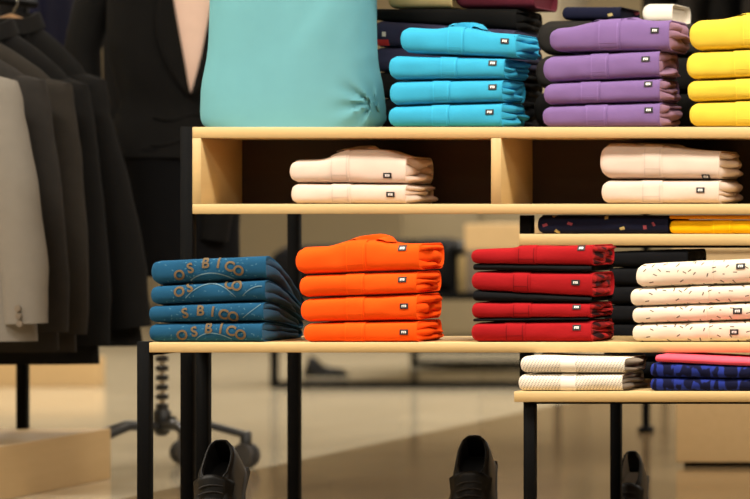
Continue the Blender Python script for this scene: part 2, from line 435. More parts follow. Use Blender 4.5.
def polo(label, group, px, Y0, depth, mat, seed, zb=None, base=None, slump=0.0, inmat=None, placket=None, lab=None,
         bump=None, collar=None, bulge=0.012, lobes=3, folds=True, lining=None, name='folded_polo_shirt', cat='polo shirt',
         pmat=None, stitch=True, lab_big=False, droop=0.0, fr=0.4):
    red_b = None
    f = Fold(px, Y0, depth, zb, seed, slump, base, bump, fr)
    root = thing(name, label, cat, ((f.xl + f.xr) / 2, Y0 + depth / 2, min(f.b)), group)
    if lining:            # dark under layer showing along the bottom of the front
        l = Fold((px[0] + 1.5, px[1] - 1, lining[0], lining[1], px[4], px[5]), Y0 + 0.003, depth, zb, seed + 50, slump, base, None, 0.6)
        mb = MB(); l.body(mb); o = mb.build('under_layer', M['blackdeep'], root); o['label'] = 'black underside layer'
        f.b = (PZ(lining[0], Y0) + .0008, PZ(lining[1], Y0) + .0008)
    mb = MB(); f.body(mb); mb.build('body', M[mat], root)
    if folds:
        mb = MB(); f.folds(mb, bulge, lobes, droop=droop); o = mb.build('folded_edge', M[inmat or mat], root)
        if inmat and inmat != mat: o['label'] = 'inner fabric of the folded layers'
    if placket:
        a, b = PX(placket[0], Y0), PX(placket[1], Y0); mb = MB()
        f.patch(mb, a, b, 0.05, 1.35 if collar else 1.12, 0.0016)
        pm = M[pmat or mat]
        if stitch:
            w = (b - a)
            for (x0, x1, u0, u1) in ((a + w * .08, a + w * .13, .08, 1.0), (b - w * .13, b - w * .08, .08, 1.0),
                                     (a + w * .08, b - w * .08, .30, .33), (a + w * .08, b - w * .08, .075, .10)):
                f.patch(mb, x0, x1, u0, u1, 0.0021, 1, 1, 8, False)
        mb.build('placket', [pm, STITCH.get(pmat or mat, pm)], root)
    if lab: label_part(f, root, *lab)
    if collar:
        mb = MB(); f.collar(mb, *collar); mb.build('collar', M[mat], root)
    return f, root

def stack(kind, where, group, rows, Y0, depth, mat, seed, ztop, labs=None, plk=None, bump=None, collar=None, **kw):
    n = len(rows); out = []
    for i, px in enumerate(rows):
        last = i == n - 1
        if i: px = (px[0], px[1], px[2] + .4, px[3] + .4, px[4], px[5])
        kk = dict(kw)
        for k in ('lining', 'mats', 'inmats', 'pmats'):
            if k in kk: kk.pop(k)
        if kw.get('lining') and kw['lining'][i]: kk['lining'] = kw['lining'][i]
        m = kw['mats'][i] if 'mats' in kw else mat
        out.append(polo(f'{ORD[n][i]} {kind} of the {where}', group, px, Y0, depth, m, seed + i, ztop + 0.0003 if last else None, ztop,
                        placket=plk[i] if plk else None, lab=labs[i] if labs else None,
                        bump=bump if i == 0 else None, collar=collar if i == 0 else None, **kk))
    return out

# ------------------------------------------------------------------ setting
Y_FRONT, Y_BACK, X_L, X_R, H_C = -9.5, 16.0, -6.5, 7.0, 3.2
def slab(name, x0, x1, y0, y1, z0, z1, m):
    return struct(MB().box(x0, x1, y0, y1, z0, z1).build(name, m, None, False))
slab('floor', X_L - .2, X_R + .2, Y_FRONT - .2, Y_BACK + .2, -0.1, 0, M['floor'])
slab('ceiling', X_L - .2, X_R + .2, Y_FRONT - .2, Y_BACK + .2, H_C, H_C + .1, M['ceil'])
slab('wall_back', X_L, X_R, Y_BACK, Y_BACK + .15, 0, H_C, M['wallpaint'])
slab('wall_front', X_L, X_R, Y_FRONT - .15, Y_FRONT, 0, H_C, M['skirt'])  # unseen wall behind the camera, coloured dark to cut bounced light
slab('wall_left', X_L - .15, X_L, Y_FRONT, Y_BACK, 0, H_C, M['wallpaint'])
slab('wall_right', X_R, X_R + .15, Y_FRONT, Y_BACK, 0, H_C, M['wallpaint'])
slab('baseboard_back', X_L, X_R, Y_BACK - .02, Y_BACK, 0, .1, M['skirt'])

# ------------------------------------------------------------------ low front table
ZT = PZ(342.5, 0)                    # 0.483
TH = S(10, 0)
t = thing('display_table', 'low pale oak table with black square legs carrying the four front stacks', 'table', (PX(480, 0), 0.2, 0))
xl, xr = PX(149, 0), PX(980, 0); pw = S(12.2, 0)
MB().box(xl, xr, 0, .39, ZT - TH, ZT, 0, .0012).build('table_top', M['oak'], t)
for (x, y) in ((xl - pw, 0.0), (xl - pw, .362), (xr, 0.0), (xr, .362)):
    o = MB().box(x, x + pw, y, y + pw, 0, ZT + .002, 0, .0012).build('leg', M['steel'], t)
for x in (xl - pw, xr):
    MB().box(x + .003, x + pw - .003, pw, .362, ZT - .03, ZT - .004, 0, .001).build('side_rail', M['steel'], t)

# ------------------------------------------------------------------ upper cubby unit
YU = 0.42
ZU = PZ(127, YU); ZUB = PZ(214, YU); th = S(9.6, YU); YUB = 1.19
t = thing('cubby_unit', 'long pale oak open box with compartments raised on black legs', 'shelving unit', (PX(490, YU), .8, 0))
x0 = PX(192.2, YU); x1 = PX(1091, YU)
MB().box(x0, x1, YU, YUB, ZU - S(11, YU), ZU, 0, .0012).build('top_board', M['oak'], t)
MB().box(x0, x1, YU, YUB, ZUB, ZUB + S(10, YU), 0, .0012).build('bottom_board', M['oak'], t)
for a, b, nm in ((192.2, 201, 'end_panel'), (491, 501, 'divider'), (781, 791, 'divider'), (1081, 1091, 'end_panel')):
    MB().box(PX(a, YU), PX(b, YU), YU + .0004, YUB, ZUB + S(10, YU), ZU - S(11, YU), 0, .0008).build(nm, M['oak_z'], t)
MB().box(x0 + .02, x1 - .02, YU + .275, YU + .29, ZUB + S(10, YU), ZU - S(11, YU)).build('shade_back_panel', M['back'], t)  # set well forward, so its dark colour paints the fade into shade
pw2 = S(12, YU)
for x in (x0 - pw2, x1):
    for y in (YU, YUB - pw2):
        MB().box(x, x + pw2, y, y + pw2, 0, ZU + .001, 0, .0012).build('leg', M['steel'], t)

# ------------------------------------------------------------------ right rack
YR = 0.43
YN = -0.10
ZM, ZB = PZ(234, YR), PZ(391.5, YN)
YRB = .86; YNB = .715; xr_ = PX(905, YR)
t = thing('nesting_table', 'lowest oak topped table with black legs pulled out from under the front table', 'table', (PX(655, YN), .43, 0))
tz = ZB - S(10.5, YN)
MB().box(PX(514, YN), xr_, YN, YNB, tz, ZB, 0, .0012).build('table_top', M['oak'], t)
xp = PX(523.3, YN + .015); pw3 = S(11, YN)
for x in (xp, xr_ - .06):
    for y in (YN + .015, YNB - pw3 - .005):
        MB().box(x, x + pw3, y, y + pw3, 0, tz, 0, .0012).build('leg', M['steel'], t)
for y in (YN + .017, YNB - .03):
    MB().box(xp + pw3, xr_ - .06, y, y + .018, tz - S(2.4, YN), tz, 0, 0).build('frame_bar', M['steel'], t)
t = thing('raised_shelf', 'pale oak shelf on black posts directly beneath the right end of the cubby', 'shelf', (PX(655, YR), .7, ZB))
MB().box(PX(519, YR), xr_, YR, YRB, ZM - S(11.5, YR), ZM, 0, .0012).build('shelf_board', M['oak'], t)
for x in (PX(519.5, .46), xr_ - .06):
    for y in (.46, .66):
        MB().box(x, x + S(12, .46), y, y + S(12, .46), ZB, ZUB - .003, 0, .0012).build('post', M['steel'], t)
zz = ZM - S(11.5, YR)
for y in (YR + .004, YRB - .04):
    MB().box(PX(525, YR), xr_ - .01, y, y + .018, zz - S(2.4, YR), zz, 0, 0).build('frame_bar', M['steel'], t)

# ------------------------------------------------------------------ stacks on the low table
Yt = 0.018
g = 'printed petrol blue shirts on the low table'
rows = [(150, 266, 260, 255, 284, 277.7), (149.5, 265, 285.5, 278.8, 304.3, 300), (148, 263, 305.5, 301, 322.3, 320.8), (148.2, 262, 323.4, 322, 342, 342)]
LET = [[('O', 180, 275.5, -.45), ('S', 191, 268.5, -.3), ('B', 206, 263.5, 0), ('I', 219, 263.5, .08), ('C', 230, 266.5, .3), ('O', 239, 271, .45)],
       [('O', 180, 292, -.45), ('S', 190, 287.5, -.3), ('C', 229, 284, .3), ('O', 237, 286, .4)],
       [('S', 186, 313.5, -.25), ('B', 201, 311, 0), ('I', 213.5, 312, .1), ('C', 224, 314.5, .25), ('O', 233.5, 317, .4)],
       [('O', 183, 335.5, -.4), ('S', 195, 332, -.25), ('B', 209, 328.5, 0), ('I', 221.5, 329, .1), ('C', 231.5, 331, .25), ('O', 241, 335, .4)]]
ARCS = [[(190, 280.5, 211, 273, 234, 279.5)], [(186, 298, 211, 283.5, 236, 297), (243, 296, 253, 288, 263, 286)], [(243, 318, 252, 311, 261, 304)], [(196, 340, 211, 333, 232, 339)]]
def glyph(ch):
    cu = bpy.data.curves.new('glyph', 'FONT'); cu.body = ch; cu.align_x = 'CENTER'; cu.align_y = 'CENTER'; cu.resolution_u = 3; cu.offset = 0.03
    ob = bpy.data.objects.new('glyph', cu); COL.objects.link(ob)
    dg = bpy.context.evaluated_depsgraph_get(); me = bpy.data.meshes.new_from_object(ob.evaluated_get(dg))
    bm = bmesh.new(); bm.from_mesh(me); bmesh.ops.triangulate(bm, faces=bm.faces[:])
    for _ in range(3):
        bmesh.ops.subdivide_edges(bm, edges=[e for e in bm.edges if e.calc_length() > .12], cuts=1)
        bmesh.ops.triangulate(bm, faces=bm.faces[:])
    bm.verts.index_update(); vs = [v.co.copy() for v in bm.verts]; fs = [tuple(v.index for v in p.verts) for p in bm.faces]; bm.free()
    bpy.data.objects.remove(ob); bpy.data.curves.remove(cu); bpy.data.meshes.remove(me)
    return vs, fs
GL = {c: glyph(c) for c in 'OSBIC'}
bl = stack('petrol blue shirt with ochre lettering', 'leftmost stack', g, rows, Yt, .27, 'blue', 11, ZT, slump=.62,
           inmat='bluein', bulge=.009, lobes=2, name='folded_shirt', cat='shirt')
for k, (f, root) in enumerate(bl):
    for ch, px, py, rot in LET[k]:
        vs, fs = GL[ch]; sc = S(14, Yt); out = []
        for v in vs:
            a = v.x * math.cos(-rot) - v.y * math.sin(-rot); b = v.x * math.sin(-rot) + v.y * math.cos(-rot)
            x = PX(px, Yt) + a * sc; u = f.u_at(x, py) + b * sc / (f.zt(x) - f.zb(x))
            out.append(f.rest(x, max(.02, min(.985, u)), .0018))
        MB().add(out, fs, 0).build('printed_letter', M['letter'], root)['label'] = 'ochre printed letter ' + ch
    for (ax, ay, bx, by, cx, cy) in ARCS[k]:
        top, bot = [], []
        for i in range(17):
            q = i / 16
            px = (1 - q) ** 2 * ax + 2 * q * (1 - q) * (2 * bx - .5 * (ax + cx)) + q * q * cx
            py = (1 - q) ** 2 * ay + 2 * q * (1 - q) * (2 * by - .5 * (ay + cy)) + q * q * cy
            x = PX(px, Yt); u = f.u_at(x, py); du = .028
            bot.append(f.rest(x, max(.01, min(.95, u - du)), .0013)); top.append(f.rest(x, max(.04, min(.99, u + du)), .0013))
        MB().grid([bot, top]).build('printed_arc', M['arc'], root)['label'] = 'thin pale printed arc'

rows = [(295, 419, 247.5, 243.5, 274.5, 270), (299, 416, 275.4, 271.2, 297.5, 293), (300, 416.3, 298.6, 294.2, 322.2, 320), (303, 416.5, 323.3, 321.2, 342, 342)]
stack('bright orange polo shirt', 'orange stack on the low table', 'orange polo shirts on the low table', rows, Yt, .19, 'orange', 21, ZT,
      labs=[(402.5, 248), (402.5, 279.5), (404.5, 306), (404.5, 332)], plk=[(345, 366), (345.5, 364), (345.5, 364), (344, 365)],
      bump=(358, 25, 5), collar=(364, 17, 6.5, 0, .25), bulge=.015)

rows = [(471, 592, 249.5, 245, 270, 271.5), (471, 592, 271, 272.5, 301, 302), (471.5, 590, 302, 303.2, 321.5, 319.5), (471, 591, 322.6, 320.8, 342, 342)]
stack('red polo shirt with black lining', 'stack beside the orange one', 'red polo shirts on the low table', rows, Yt, .20, 'red', 31, ZT,
      labs=[(581, 248, 7.5, 4.6), (576, 282.5), (577, 307, 8, 4.4), (577, 327.5)], plk=[(517, 536), (512, 530), (512, 531), (505, 525)],
      bump=(527, 14, 1.5), inmat='check', bulge=.016, lining=[(264, 266), (290.5, 297.5), (318.8, 317.8), None])

rows = [(635.5, 767, 264.5, 258.5, 287.5, 282.8), (630, 764, 288.4, 283.6, 306.3, 301.5), (632, 764, 307, 302.2, 323.4, 319), (632, 764, 324.2, 319.8, 342, 342)]
stack('cream polo with small dark dashes', 'stack at front right', 'cream dash print polo shirts on the low table', rows, Yt, .20, 'dash', 41, ZT,
      labs=[(741, 266, 9, 5.5), None, (738, 311, 9, 6), (734.5, 332, 8.5, 5.5)], plk=[(694, 713), (690, 709), (688, 707), (690, 709)], stitch=False)

# ------------------------------------------------------------------ stacks on the upper unit
Yu = YU + .016
rows = [(400, 515.5, 26.5, 34, 52.3, 57.3), (388.5, 504, 55, 58, 79.4, 78.2), (389, 502, 81, 79.2, 105.2, 101.3), (388, 501.5, 106.3, 102.2, 126.5, 126.5)]
stack('aqua blue polo shirt', 'aqua stack on the oak cubby unit', 'aqua polo shirts on the cubby unit', rows, Yu, .20, 'aqua', 51, ZU,
      labs=[(505, 41), (493, 63), (493, 87), (490, 112)], plk=[(447, 464), (440, 457), (432, 450), (431, 449)],
      bump=(460, 21, 3.5), collar=(461, 15, 7), bulge=.018)
rows = [(549, 669, 28.5, 19.5, 51.2, 51), (542.5, 659, 56, 49.5, 82.3, 77), (543.5, 659.5, 83.2, 78.2, 105, 101), (542, 659.5, 106, 102, 126.5, 126.5)]
stack('purple polo shirt', 'purple stack on the oak cubby unit', 'purple polo shirts on the cubby unit', rows, Yu, .20, 'purple', 61, ZU,
      labs=[(655, 30.5), (646, 59), (648.5, 84), (649, 110)], plk=[(597, 620), (590, 608), (580, 600), (585, 607)],
      bump=(612, 34, 4.5), collar=(612, 24, 4), inmat='purplein', bulge=.016)
rows = [(689, 808, 20.5, 14, 50.5, 46), (686, 806, 52, 47.3, 79.6, 74.5), (687, 806, 80.5, 76, 101.5, 97.5), (689, 806, 102.4, 98.6, 126.5, 126.5)]
stack('bright yellow polo shirt', 'yellow stack on the oak cubby unit', 'yellow polo shirts on the cubby unit', rows, Yu, .22, 'yellow', 71, ZU,
      plk=[(742, 760), (733, 752), (735, 752), (735, 752)], bump=(752, 25, 3), collar=(755, 17, 5))

# ------------------------------------------------------------------ creams inside the compartments
ZC = ZUB + S(10, YU)
Yc = YU + .03
rows = [(289, 405.5, 160, 157, 182.2, 183.4), (290.5, 405.5, 183.2, 184.2, 203.4, 203.4)]
stack('cream polo', 'pair in the left cubby compartment', 'cream polo shirts in the left compartment', rows, Yc, .22, 'cream', 81, ZC,
      labs=[(387.5, 175.5), (391, 194.5)], plk=[(330, 349), (331, 350)], bump=(362, 32, 9), collar=(352, 16, 5), bulge=.02)
rows = [(599.5, 719, 145, 151, 178.5, 178.8), (601, 719, 180, 180, 203.4, 203.4)]
stack('cream polo', 'pair in the right cubby compartment', 'cream polo shirts in the right compartment', rows, Yc, .22, 'cream', 91, ZC,
      labs=[(705.5, 176.5, 8, 4), (701, 190)], plk=[(643, 662), (641, 662)], bump=(640, 45, 3), collar=(655, 24, 3), bulge=.02)

# ------------------------------------------------------------------ right rack contents
Yr = YR + .012
polo('navy shirt with scattered pale spots lying on the rack shelf', None, (537, 668, 215.0, 215.6, 232, 232), Yr, .22, 'navydot', 101, ZM + .0004, ZM,
     bulge=.012, name='folded_shirt', cat='shirt', inmat='blackdeep')
rows = [(669, 790, 215.4, 215.4, 219, 219.5), (669, 790, 220, 220.5, 233.5, 233.5)]
stack('mustard yellow polo shirt', 'pair beside the spotted navy shirt on the rack', 'mustard polo shirts on the rack shelf', rows, Yr, .22, 'mustard', 105, ZM,
      plk=[None, (712, 732)], mats=['amber', 'mustard'])
rows = [(520, 624, 356.5, 358.5, 372.5, 372.8), (518, 622, 374, 374, 391.2, 391.2)]
stack('white dotted knit polo', 'pair on the lowest oak shelf', 'white dotted polos on the lowest shelf', rows, YN + .012, .20, 'whitedot', 111, ZB,
      plk=[(561, 576), (561, 576)], pmat='whiteplain', stitch=False, inmat='greyin', bulge=.02)
rows = [(655, 780, 355, 360.5, 361.8, 367.8), (650, 780, 362.8, 368.4, 377, 379), (650, 780, 378, 380, 391.2, 391.2)]
for i, (px, m, lb) in enumerate(zip(rows, ('pink', 'royal', 'royal'), ('pink polo shirt on top of the royal blue shirts on the lowest shelf',
        'royal blue patterned shirt directly under the pink one', 'royal blue patterned shirt lying flat on the lowest oak shelf'))):
    polo(lb, 'pink and royal shirts on the lowest shelf', px, YN + .012, .20, m, 121 + i, ZB + .0004 if i == 2 else None, ZB, name='folded_polo_shirt' if i == 0 else 'folded_shirt', cat='polo shirt' if i == 0 else 'shirt')
# black folded pile at the rear of the lowest shelf
Yk = .44
n = 7; y1 = PZ(249, Yk)
for i in range(n):
    za, zb = lerp(ZB, y1, (n - 1 - i) / n), lerp(ZB, y1, (n - i) / n)
    f = Fold((606 + R.uniform(-3, 3), 690 + R.uniform(-4, 4), 0, 0, 0, 0), Yk, .2, za + .0006, 140 + i, 0, za)
    f.t = (zb - .0006 - (.006 if i == 0 else 0), zb - .0006)
    root = thing('folded_trousers', f'{["topmost","second","third","fourth","fifth","sixth","seventh"][i]} black garment from the top of the dark pile behind the dashed polos', 'trousers',
                 ((f.xl + f.xr) / 2, Yk + .13, za), 'black folded pile on the rack')
    mb = MB(); f.body(mb); mb.build('body', M['blackdeep'], root)
    mb = MB(); f.folds(mb, .01, 2); mb.build('folded_edge', M['blackdeep'], root)

# ------------------------------------------------------------------ teal torso on the unit
def ell(cx, cy, z, a, b, n=40, e=2.4, rot=0.0, fn=None):
    out = []
    for k in range(n):
        th_ = 2 * math.pi * k / n
        c, s_ = math.cos(th_), math.sin(th_)
        x = a * math.copysign(abs(c) ** (2 / e), c); y = b * math.copysign(abs(s_) ** (2 / e), s_)
        if fn: x, y = fn(x, y, z, th_)
        out.append(Vector((cx + x * math.cos(rot) - y * math.sin(rot), cy + x * math.sin(rot) + y * math.cos(rot), z)))
    return out
YS = YU + .17
t = thing('torso_form', 'mannequin torso wearing a plain teal shirt standing on the cubby unit', 'mannequin', (PX(292, YS), YS, ZU))
prof = [(126.4, 206, 379), (124.5, 202, 382), (120, 200.2, 384.3), (112, 199.6, 384.8), (105, 199.8, 384.5), (98, 200, 383.5), (90, 200.4, 382.5), (80, 201.8, 380.8), (70, 204, 378.6), (60, 206, 377), (50, 207.3, 376.2),
        (40, 208, 375.8), (20, 208.5, 375.5), (0, 208.8, 375.5), (-25, 208, 376), (-50, 205, 379), (-80, 201, 383), (-110, 200, 384), (-128, 207, 377), (-142, 226, 358), (-152, 248, 336), (-158, 268, 316)]
pc = (PX(379, YS), PZ(104, YS))
def shirt_fn(x, y, z, a):
    gx = x + PX(292, YS)
    r = math.hypot(gx - pc[0], z - pc[1]); ang = math.atan2(z - pc[1], gx - pc[0])
    if y < 0.02:
        k = math.exp(-(r / .05) ** 2)
        y += k * .013 * (0.8 + math.sin(ang * 8)) * min(1, r / .012)
        y += .006 * nz(x * 8, z * 5, 0, 3) + .0045 * nz((x - .45 * z) * 26, z * 3, 2, 4) * ss((z - ZU - .14) / .1) * ss((x + .05) / .1)
    return x, y
# densify profile
pr = []
for i in range(len(prof) - 1):
    m_ = max(1, int(abs(prof[i][0] - prof[i + 1][0]) / 3))
    for k in range(m_): pr.append(tuple(lerp(prof[i][j], prof[i + 1][j], k / m_) for j in range(3)))
pr.append(prof[-1])
rings = []
for (py, a, b) in pr:
    a += 4; b -= 1.5
    z = PZ(py, YS) if py < 126 else ZU + .0006
    xa, xb = PX(a, YS), PX(b, YS)
    rings.append([Vector((p.x, p.y, p.z)) for p in ell((xa + xb) / 2, YS, z, (xb - xa) / 2, .115 * min(1, (xb - xa) / .36), 150, 2.5, 0, lambda x, y, z_, a_, c=(xa + xb) / 2: (lambda q: (q[0] - c + PX(292, YS), q[1]))(shirt_fn(x + c - PX(292, YS), y, z_, a_)))])
MB().loft(rings).build('shirt', M['teal'], t)
zs = PZ(-158, YS)
MB().lathe(PX(292, YS), YS, [(.055, zs - .02), (.055, zs + .05), (.04, zs + .07), (.0, zs + .075)]).build('neck', M['white'], t)
for sx in (-1, 1):
    xs = PX(292 + sx * 80, YS)
    MB().tube([(xs - sx * .01, YS, PZ(-130, YS)), (xs + sx * .05, YS, PZ(-105, YS)), (xs + sx * .09, YS, PZ(-55, YS)), (xs + sx * .105, YS, PZ(-30, YS))], [.06, .075, .075, .08], 18).build('sleeve', M['teal'], t)

# ------------------------------------------------------------------ rear row on the unit top
def slabfold(label, group, px0, px1, z0, z1, Y, depth, mat, seed, name, cat, folds=True, zr=None, zbr=None):
    f = Fold((px0, px1, 0, 0, 0, 0), Y, depth, z0 + .0005, seed, 0, z0)
    f.t = (z1 - .0005, (z1 if zr is None else zr) - .0005)
    if zbr: f.b = (z0 + .0005, zbr + .0005)
    root = thing(name, label, cat, ((f.xl + f.xr) / 2, Y + depth / 2, z0), group)
    mb = MB(); f.body(mb); mb.build('body', M[mat], root)
    if folds:
        mb = MB(); f.folds(mb, .014, 3); mb.build('folded_edge', M[mat], root)
    return f, root
Yb = YU + .34
zz = [ZU, PZ(98, Yb), PZ(72, Yb), PZ(47, Yb), PZ(20, Yb), PZ(8, Yb)]
nm = 'folded garments in the rear row of the cubby unit'
slabfold('black folded sweater at the base of the rear stack behind the aqua shirts', nm, 371, 514, zz[0], zz[1], Yb, .26, 'blackdeep', 201, 'folded_sweater', 'sweater')
slabfold('black folded sweater just above the base of the rear stack behind the aqua shirts', nm, 371, 514, zz[1], zz[2], Yb, .26, 'black', 202, 'folded_sweater', 'sweater')
slabfold('dark navy folded sweater under the red trimmed jacket behind the aqua shirts', nm, 371, 514, zz[2], zz[3], Yb, .26, 'navy', 203, 'folded_sweater', 'sweater')
f, root = slabfold('navy folded jacket with red and white trim showing between torso and aqua stack', nm, 372, 514, zz[3], zz[4], Yb, .26, 'navy', 204, 'folded_jacket', 'jacket', zr=PZ(30, Yb))
mb = MB(); f.patch(mb, PX(376, Yb) + .004, PX(388.5, Yb), .06, .28, .003); mb.build('red_trim', M['redtrim'], root)['label'] = 'red trim stripe'
mb = MB(); f.patch(mb, PX(381, Yb) + .004, PX(386, Yb), .40, .58, .003); mb.build('white_badge', M['white'], root)['label'] = 'small white badge'
slabfold('black folded cardigan on top of the navy jacket', nm, 372, 516, zz[4] + .001, zz[5], Yb + .02, .24, 'black', 205, 'folded_sweater', 'sweater', zbr=PZ(30, Yb))
zq = zz[5] + .002
slabfold('beige folded sweater lying crooked on the rear stack', nm, 388, 452, zz[5] + .001, PZ(-9, Yb), Yb + .03, .22, 'beige', 206, 'folded_sweater', 'sweater', folds=False)
slabfold('maroon folded sweater above the aqua shirts', nm, 455, 534, zz[5] + .001, PZ(-16, Yb), Yb + .03, .22, 'maroon', 207, 'folded_sweater', 'sweater', folds=False)
# rear stack behind purple
zz = [ZU, PZ(90, Yb), PZ(55, Yb), PZ(20, Yb), PZ(8, Yb)]
for i, (m, lb) in enumerate((('black', 'black folded jacket at the base of the rear stack behind the purple shirts'), ('charcoal', 'charcoal folded jacket in the middle of the rear stack behind the purple shirts'),
                             ('charcoal', 'charcoal folded jacket bulging above the purple shirts'))):
    slabfold(lb, nm, 533 + i * 2, 628 - i * 3, zz[i], zz[i + 1], Yb, .26, m, 211 + i, 'folded_jacket', 'jacket')
slabfold('dark patterned scarf folded on the charcoal jacket', nm, 562, 620, zz[3] + .001, PZ(6, Yb), Yb + .02, .2, 'navydot', 215, 'folded_scarf', 'scarf', folds=False)
zz = [ZU, PZ(92, Yb), PZ(56, Yb), PZ(23, Yb), PZ(3, Yb)]
for i, (m, lb) in enumerate((('black', 'black folded sweater at the base of the rear stack behind the yellow shirts'), ('black', 'black folded sweater second from the base behind the yellow shirts'),
                             ('charcoal', 'charcoal folded sweater behind the yellow shirts'))):
    slabfold(lb, nm, 644 - i * 2, 790, zz[i], zz[i + 1], Yb, .26, m, 221 + i, 'folded_sweater', 'sweater', folds=False)
slabfold('pale folded blouse peeking over the gap between purple and yellow shirts', nm, 642, 672, zz[3] + .001, zz[4], Yb + .02, .2, 'white', 225, 'folded_blouse', 'blouse', folds=False)

# ------------------------------------------------------------------ shoes
def shoe(label, toe, yaw, pitch, L, Wd, pale=False, grp=None):
    """heel at local y=L (up and away), toe at y=0 towards the camera; local z up from the sole."""
    root = thing('derby_shoe', label, 'shoe', toe, grp)
    Rm = Matrix.Rotation(yaw, 3, 'Z') @ Matrix.Rotation(pitch, 3, 'X'); T = Vector(toe)
    W = lambda p: T + Rm @ Vector(p)
    st = [(0.0, .25, .020), (.015, .52, .032), (.05, .80, .042), (.10, .98, .050), (.15, .98, .062), (.18, .90, .074), (.20, .86, .080), (.22, .82, .080), (.25, .78, .078), (.275, .74, .080), (.295, .62, .086), (.305, .40, .088)]
    open_from = 5
    outer, inner = [], []
    for i, (y, w, h) in enumerate(st):
        y = y / .305 * L; hw = w * Wd / 2
        gap = 0 if i <= open_from else [0, .50, .74, .80, .80, .74, .62][i - open_from]
        ring, inn = [], []
        n = 20
        for k in range(n + 1):
            a = lerp(-1, 1, k / n)
            # half-profile going from left top, down to the sole, to right top
            if True:
                tt = abs(a); sg = math.copysign(1, a)
                # tt=0 sole centre; .35 sole edge; 1 top
                if tt < .3: x, z = hw * .92 * tt / .3, 0.0
                else:
                    q = (tt - .3) / .7
                    x = hw * (math.cos(q * math.pi / 2) ** .55 * (1 - gap) + gap * (1 - .12 * q))
                    x = max(x, hw * gap * (1 - .12 * q)) if q > 0 else hw
                    z = h * (math.sin(q * math.pi / 2) ** .9)
                x *= sg
            ring.append(W((x, y, z))); inn.append(W((x * .88, y - (.004 if i > 9 else 0), max(.006, z - .0005))))
        outer.append(ring); inner.append(inn)
    mb = MB(); mb.grid(outer, 0)
    mb.add(outer[0], [tuple(range(len(outer[0])))], 0)
    hb = outer[-1]; mb.add(hb, [tuple(range(len(hb)))[::-1]], 0)
    # rolled topline
    for sgn in (0, -1):
        mb.tube([outer[i][sgn] for i in range(open_from, len(st))], .0028, 8, 0)
    mb.tube([outer[-1][0], W((0, L + .001, .0885)), outer[-1][-1]], .0028, 8, 0)
    mb.build('upper', M['leather'], root)
    mb = MB(); mb.grid(inner[open_from:], 0, flip=True); mb.build('lining', M['lininglight'] if pale else M['lining'], root)
    mb = MB()
    rg = []
    for z, k in ((-.012, .96), (-.010, 1.04), (0.0, 1.05), (.004, 1.0)):
        pts = [(s_ * w * Wd / 2 * k, y / .305 * L) for s_ in (1,) for (y, w, h) in st] + [(-w * Wd / 2 * k, y / .305 * L) for (y, w, h) in reversed(st)]
        rg.append([W((x, y, z)) for x, y in pts])
    mb.loft(rg); mb.build('sole', M['sole'], root)
    mb = MB(); mb.box(0, 1, 0, 1, 0, 1); hv = []
    for p in mb.v: hv.append(W(((p.x - .5) * Wd * .72, L * .76 + p.y * L * .23, -.030 + p.z * .020)))
    mb.v = hv; mb.build('heel', M['sole'], root)
    # tongue
    rows_ = []
    for i in range(8):
        q = i / 7; y = (.135 + .065 * q) / .305 * L; z = lerp(.060, .094, q)
        rows_.append([W((x * Wd * .42 * (.8 + .2 * q) , y, z - abs(x) ** 2 * .030 + .002)) for x in (-1, -.6, -.2, .2, .6, 1)])
    mb = MB(); mb.grid(rows_); o = mb.build('tongue', M['leather'], root)
    md = o.modifiers.new('Solidify', 'SOLIDIFY'); md.thickness = .0035; md.offset = 0
    for k in range(5):
        q = k / 4; y = (.115 + .060 * q) / .305 * L; z = lerp(.056, .083, q)
        MB().tube([W((x * Wd * .24, y + .003 * x, z + .004 - x * x * .010)) for x in (-1, -.5, 0, .5, 1)], .0022, 6).build('lace', M['lace'], root)
    # stand
    return root
def shoe_at(label, px_top, py_top, Y, wpx, yaw, pitch, pale=False):
    Wd = S(wpx, Y); L = .29
    d = Matrix.Rotation(yaw, 3, 'Z') @ Matrix.Rotation(pitch, 3, 'X') @ Vector((0, L, .088))
    top = Vector((PX(px_top, Y), Y, PZ(py_top, Y)))
    toe = top - d
    shoe(label, tuple(toe), yaw, pitch, L, Wd, pale, 'black lace-up shoes under the tables')
    # display wedge under the shoe
    mb = MB(); z0 = 0.0
    Rm = Matrix.Rotation(yaw, 3, 'Z') @ Matrix.Rotation(pitch, 3, 'X')
    a = toe + Rm @ Vector((0, L * .25, -.037)); b = toe + Rm @ Vector((0, L * .8, -.037))
    sx = Rm @ Vector((Wd * .34, 0, 0))
    v = [a - sx, a + sx, b + sx, b - sx]
    v = v + [Vector((p.x, p.y, 0)) for p in v]
    mb.add(v, [(0, 1, 2, 3), (7, 6, 5, 4), (0, 4, 5, 1), (1, 5, 6, 2), (2, 6, 7, 3), (3, 7, 4, 0)])
    c = (a + b) / 2
    o = mb.centred('shoe_wedge', M['steel'], (c.x, c.y, 0), False)
    tag(o, 'black sloping display wedge under the ' + label, 'shoe stand')
shoe_at('black lace-up shoe below the petrol blue stack', 221, 441, .30, 48, .03, math.radians(50))
shoe_at('black lace-up shoe below the red stack', 474, 436.5, .30, 49, .12, math.radians(52))
shoe_at('small black lace-up shoe beside the rear table leg', 632, 452, 1.10, 34, .08, math.radians(50), True)

